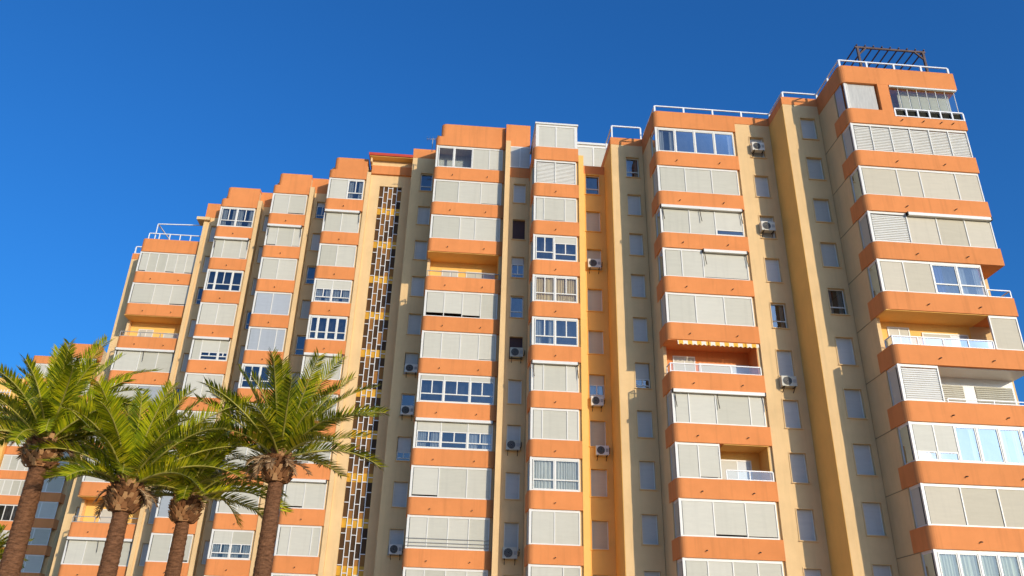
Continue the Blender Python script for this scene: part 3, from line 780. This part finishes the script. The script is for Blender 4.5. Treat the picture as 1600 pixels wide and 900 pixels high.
# ------------------------------------------------------------------ the far building
FB = (-48, 95, GZ)
far = thing('apartment_building', 'distant orange and cream apartment building seen behind the palms at the left edge', 'building', FB)
def F(mb, name, m, parent=None): return mb.build(name, m, parent or far, FB)
for (xl, xr, Y, top, pan) in ((-51.4, -47.6, 97.0, 34.6, 4), (-46.2, -42.6, 94.3, 35.4, 2), (-42.5, -38, 96.2, 33.9, 2)):
    c = MB(); c.box(xl, xr, Y + 1.2, Y + 14, GZ, top - .2); F(c, 'wall', 'cream')
    for k in range(0, 12):
        z0, z1 = T(k) - BH, T(k)
        if k == 0: z1 = top
        m_ = MB(); m_.prism(contour(xl, xr, Y, Y + 1.19), z0, z1); F(m_, 'roof_parapet' if k == 0 else 'balcony_band', 'orange')
        if k == 0: continue
        fr = MB(); za, zb_ = T(k) + .004, T(k) + 1.82
        xa, xb = xl + .1, xr - .1
        fr.box(xa, xb, Y + .08, Y + .16, za, za + .08); fr.box(xa, xb, Y + .08, Y + .16, zb_ - .14, zb_)
        for i in range(pan + 1): x = xa + (xb - xa) * i / pan; fr.box(max(xa, x - .05), min(xb, x + .05), Y + .076, Y + .165, za + .08, zb_ - .14)
        e = F(fr, 'balcony_glazing', 'white')
        dark = (pan == 4 and k == 7) or (pan == 2 and k in (4,))
        for i in range(pan):
            x0 = xa + (xb - xa) * i / pan + .05; x1 = xa + (xb - xa) * (i + 1) / pan - .05
            s = MB(); s.box(x0, x1, Y + .1, Y + .13, za + .08, zb_ - .14); F(s, 'pane' if dark else 'shutter', 'amber' if 0 else ('dark' if dark else 'shutter'), e)
for (x0, x1, y, top) in ((-47.6, -46.2, 96.0, 35.2),):
    w = MB(); w.box(x0, x1, y, y + 12, GZ, top - .9); F(w, 'wall', 'cream')
    w = MB(); w.box(x0, x1, y - .02, y + 12, top - .9, top); F(w, 'roof_parapet', 'orange')
w = MB(); w.box(-54.6, -51.42, 96.7, 108, GZ, 31.5); F(w, 'wall', 'ochre')
s = MB()
for i in range(5): s.box(-54.0 + i * .36, -53.94 + i * .36, 96.6, 96.69, 4, 30)
for i in range(28): s.box(-54.0, -52.5, 96.58, 96.6, 4 + i * .95, 4.06 + i * .95)
F(s, 'stair_screen', 'rail')

# ------------------------------------------------------------------ palms
def frond(mb, mbs, base, az, el, L, bend, width=0.42, n=66, twist=0.0, leafm=0):
    """one pinnate leaf: stalk into mbs, leaflets into mb"""
    steps = 22; p = Vector(base); e = el; pts = [p.copy()]; dirs = []
    rot = random.uniform(-.25, .25)
    for i in range(steps):
        t = i / steps
        e = el - bend * (t ** 1.5)
        a = az + rot * t
        d = Vector((math.cos(a) * math.cos(e), math.sin(a) * math.cos(e), math.sin(e)))
        dirs.append(d); p = p + d * (L / steps); pts.append(p.copy())
    dirs.append(dirs[-1])
    mbs.tube(pts, [0.035 * (1 - .85 * i / steps) + .006 for i in range(steps + 1)], 5)
    for i in range(n):
        t = 0.13 + 0.87 * (i + random.uniform(-.3, .3)) / n
        t = min(max(t, .1), 1)
        fi = t * steps; j = min(int(fi), steps - 1); q = pts[j].lerp(pts[j + 1], fi - j); d = dirs[j]
        side = d.cross(Vector((0, 0, 1)))
        if side.length < .05: side = Vector((-math.sin(az), math.cos(az), 0))
        side.normalize(); up = side.cross(d).normalized()
        ct, st = math.cos(twist), math.sin(twist)
        side, up = side * ct + up * st, up * ct - side * st
        prof = (min(1, t / .28) ** .8) * (1 - .72 * max(0, (t - .5) / .5) ** 1.8)
        ll = width * (.45 + .55 * prof) * random.uniform(.85, 1.1)
        fw = .45 + .75 * t
        for sg in (-1, 1):
            if random.random() < .05: continue
            v = (side * sg * .95 + d * fw + up * (.36 + random.uniform(-.16, .16)) + d * random.uniform(-.1, .1)).normalized()
            w = d * .026
            m1 = q + v * ll * .5; m2 = q + v * ll - Vector((0, 0, 1)) * ll * random.uniform(.0, .12)
            mb.quad(q - w * .6, q + w * .6, m1 + w, m1 - w, leafm)
            i0 = len(mb.v); mb.v.append(tuple(m2)); mb.f.append((i0 - 1, i0 - 2, i0)); mb.m.append(leafm)

def palm(label, x, y, z, zb=GZ, r=.3, L=2.6, n=46, seed=1, group=None, emin=14, emax=86, tall=1.0, lean=(0, 0), bias=None, mats=('leaf', 'leaf2'), dry=9, droop=1.0):
    random.seed(seed)
    off = (x, y, zb); t = thing('palm_tree', label, 'palm tree', off, group)
    # trunk with old leaf scars
    tr = MB(); rows = int((z - zb) / .085); nseg = 22; i0 = 0
    for k in range(rows + 1):
        f = k / rows; zz = zb + (z - .45 - zb) * f
        rr = r * (1.25 - .42 * f) * (1 + .5 * max(0, .1 - f))
        for jn in range(nseg):
            a = 2 * PI * jn / nseg
            rad = rr * (1 + (.035 if (k + (jn // 2) % 2) % 2 else -.02) + random.uniform(-.03, .03))
            cx = x + lean[0] * (f - 1); cy = y + lean[1] * (f - 1)
            tr.v.append((cx + rad * math.cos(a), cy + rad * math.sin(a), zz))
    for k in range(rows):
        for jn in range(nseg):
            tr.f.append((k*nseg+jn, k*nseg+(jn+1) % nseg, (k+1)*nseg+(jn+1) % nseg, (k+1)*nseg+jn)); tr.m.append(0)
    tr.build('trunk', 'trunk', t, off, fix=False)
    # bulb of cut leaf bases
    bo = MB(); zc = z - .12; nb = 130
    prof = []
    for k in range(9):
        f = k / 8; prof.append((zc - .42 + .9 * f, r * (1.02 + .55 * math.sin(PI * min(1, f * .9 + .14)) ** .6) * (1 if f < .6 else 1 - .35 * (f - .6) / .4)))
    bo.tube([(x, y, a) for a, _ in prof], [q * .86 for _, q in prof], 18)
    for k in range(nb):
        f = (k + .5) / nb; a = k * 2.39996; zz = zc - .45 + .92 * f
        rr = r * (1.02 + .6 * math.sin(PI * min(1, f * .9 + .14)) ** .6) * (1 if f < .6 else 1 - .35 * (f - .6) / .4)
        o = Vector((math.cos(a), math.sin(a), 0)); s_ = Vector((-math.sin(a), math.cos(a), 0))
        c = Vector((x, y, zz)) + o * rr * .84
        up = Vector((0, 0, 1)) * .8 + o * (.45 if f < .75 else .2)
        up.normalize(); ln = random.uniform(.13, .22); wd = random.uniform(.06, .095)
        tip = c + up * ln + o * .05
        th = o * .05
        b4 = [c - s_ * wd, c + s_ * wd, tip + s_ * wd * .55, tip - s_ * wd * .55]
        i0 = len(bo.v); bo.v += [tuple(q) for q in b4] + [tuple(q + th) for q in b4]
        for fc in ((0,3,2,1),(4,5,6,7),(0,1,5,4),(1,2,6,5),(2,3,7,6),(3,0,4,7)): bo.f.append(tuple(i0 + q for q in fc)); bo.m.append(0)
    bo.build('leaf_base_bulb', 'boot', t, off)
    # crown
    cr = MB(); st = MB()
    for k in range(n):
        f = (k + .5) / n
        el = math.radians(emax + (emin - emax) * f ** .95) + random.uniform(-.1, .1)
        az = k * 2.39996 + random.uniform(-.25, .25)
        ln = L * (0.72 + .36 * math.sin(PI * min(1, .15 + .8 * f))) * random.uniform(.88, 1.1)
        if bias: ln *= 1 + bias[1] * math.cos(az - bias[0])
        bend = droop * math.radians(random.uniform(22, 70) + 10 * f) * (1 if f > .2 else .6)
        base = Vector((x, y, z + .18)) + Vector((math.cos(az), math.sin(az), 0)) * r * .55 * (0.4 + .6 * f)
        frond(cr, st, base, az, el, ln, bend, width=.46 * L / 2.6, twist=random.uniform(-.5, .5), leafm=1 if random.random() < .42 else 0)
    cr.build('crown', list(mats), t, off, fix=False)
    st.build('leaf_stalks', 'stalk', t, off, smooth=True)
    # a few dry leaves under the crown
    dr = MB(); ds = MB()
    for k in range(dry):
        az = random.uniform(0, 2 * PI)
        frond(dr, ds, Vector((x, y, z + .1)) + Vector((math.cos(az), math.sin(az), 0)) * r * .8, az, math.radians(random.uniform(-30, 20)), random.uniform(.35, .9) * L / 2.6, math.radians(random.uniform(50, 90)), width=.24, n=20)
    dr.v += []; base_n = len(dr.v); dr.v += ds.v; dr.f += [tuple(q + base_n for q in f) for f in ds.f]; dr.m += ds.m
    dr.build('dry_leaves', 'dry', t, off, fix=False)
    return t

PG = 'palms standing in front of the building'
palm('leftmost tall palm, its thick trunk beside the left picture edge', -11.65, 24.0, 5.75, r=.265, L=2.75, n=38, seed=11, group=PG, droop=1.15)
palm('second palm from the left with bright yellow green fronds and a pineapple bulb', -9.1, 24.0, 4.62, r=.25, L=3.05, n=42, seed=24, group=PG, mats=('leaf2', 'leaf'), emin=12, droop=.95, bias=(0.1, .15))
palm('third palm from the left, the shortest and most shaded of the row', -8.05, 26.2, 4.76, r=.235, L=2.85, n=38, seed=37, group=PG, emin=10, droop=1.2, bias=(.2, .15), dry=4)
palm('rightmost palm of the row, its fronds crossing the stair lattice', -5.2, 25.0, 5.84, r=.245, L=3.1, n=40, seed=45, group=PG, dry=14, bias=(0.1, .1), droop=.85, mats=('leaf', 'leaf'))
palm('palm behind the leftmost one, only its bright upright crown showing', -13.9, 28.5, 7.15, r=.24, L=3.1, n=34, seed=57, group=PG, emin=8, bias=(0.2, .3), mats=('leaf2', 'leaf2'))
palm('low palm at the bottom left corner behind the leftmost trunk', -22.9, 40.0, 5.2, r=.22, L=2.0, n=34, seed=61)
palm('small dark palm in shade between the two leftmost trunks', -24.2, 47.0, 5.0, r=.2, L=2.0, n=34, seed=72, mats=('leaf', 'leaf'))

# bright shrub at the foot of the left bay
sh = thing('shrub', 'bright green shrub at the lower left between two palm trunks', 'shrub', (-23.2, 45.5, GZ))
random.seed(5)
s = MB()
for k in range(6): s.tube([(0, 0, 0), (random.uniform(-.5, .5), random.uniform(-.5, .5), 3), (random.uniform(-1, 1), random.uniform(-1, 1), 5.6)], [.08, .05, .02], 6)
s.build('stem', 'trunk', sh)
s = MB()
for k in range(2600):
    th = random.uniform(0, 2*PI); u = random.random() ** .4; h = random.random()
    rr = 1.25 * u * math.sqrt(max(.05, math.sin(PI * min(1, .12 + h * .86))))
    c = Vector((rr * math.cos(th), rr * math.sin(th), 1.2 + h * 5.0 + random.uniform(-.1, .1)))
    d = Vector((random.uniform(-1, 1), random.uniform(-1, 1), random.uniform(-.2, 1))).normalized(); q = d.orthogonal().normalized() * .045
    s.quad(c, c + d * .11 + q, c + d * .24, c + d * .11 - q)
s.build('foliage', 'leaf2', sh, fix=False)

# ------------------------------------------------------------------ light, sky, camera
AZ, EL = math.radians(30), math.radians(13.5)       # sun behind the camera, to the right and low
sd = Vector((math.sin(AZ) * math.cos(EL), -math.cos(AZ) * math.cos(EL), math.sin(EL)))
sun = bpy.data.lights.new('sun', 'SUN'); sun.energy = 2.3; sun.angle = math.radians(.5); sun.color = (1.0, .885, .70)
so = bpy.data.objects.new('sun', sun); COL.objects.link(so); so.rotation_euler = (-sd).to_track_quat('-Z', 'Y').to_euler(); so.location = (30, -40, 60)
W = bpy.data.worlds.new('World'); S.world = W; W.use_nodes = True
nt = W.node_tree; bg = nt.nodes['Background']
sky = nt.nodes.new('ShaderNodeTexSky'); sky.sky_type = 'NISHITA'; sky.sun_disc = False
sky.sun_elevation = EL; sky.sun_rotation = math.atan2(sd.x, sd.y)
sky.altitude = 0; sky.air_density = 1.2; sky.dust_density = 3.0; sky.ozone_density = 10.0
hs = nt.nodes.new('ShaderNodeHueSaturation'); hs.inputs['Saturation'].default_value = 1.03; hs.inputs['Value'].default_value = 1.06
nt.links.new(sky.outputs[0], hs.inputs['Color']); nt.links.new(hs.outputs[0], bg.inputs[0]); bg.inputs['Strength'].default_value = 0.15
S.view_settings.view_transform = 'Standard'; S.view_settings.look = 'None'; S.view_settings.exposure = 0.52; S.view_settings.gamma = 1.0

cam = bpy.data.cameras.new('camera'); co = bpy.data.objects.new('camera', cam); COL.objects.link(co)
Rm = ((0.9963646220952667, -0.08152465556500428, 0.02472388262315951), (0.05792764962908303, 0.4355437937918658, -0.8983017503334922), (0.062465408390616886, 0.8964682804086116, 0.4386829093728412))
mx = Matrix.Identity(4)
for i in range(3):
    mx[i][0] = Rm[0][i]; mx[i][1] = -Rm[1][i]; mx[i][2] = -Rm[2][i]
co.matrix_world = mx
cam.sensor_width = 36; cam.lens = 1270.53 / 1600 * 36; cam.clip_end = 6000; cam.clip_start = .1
S.camera = co
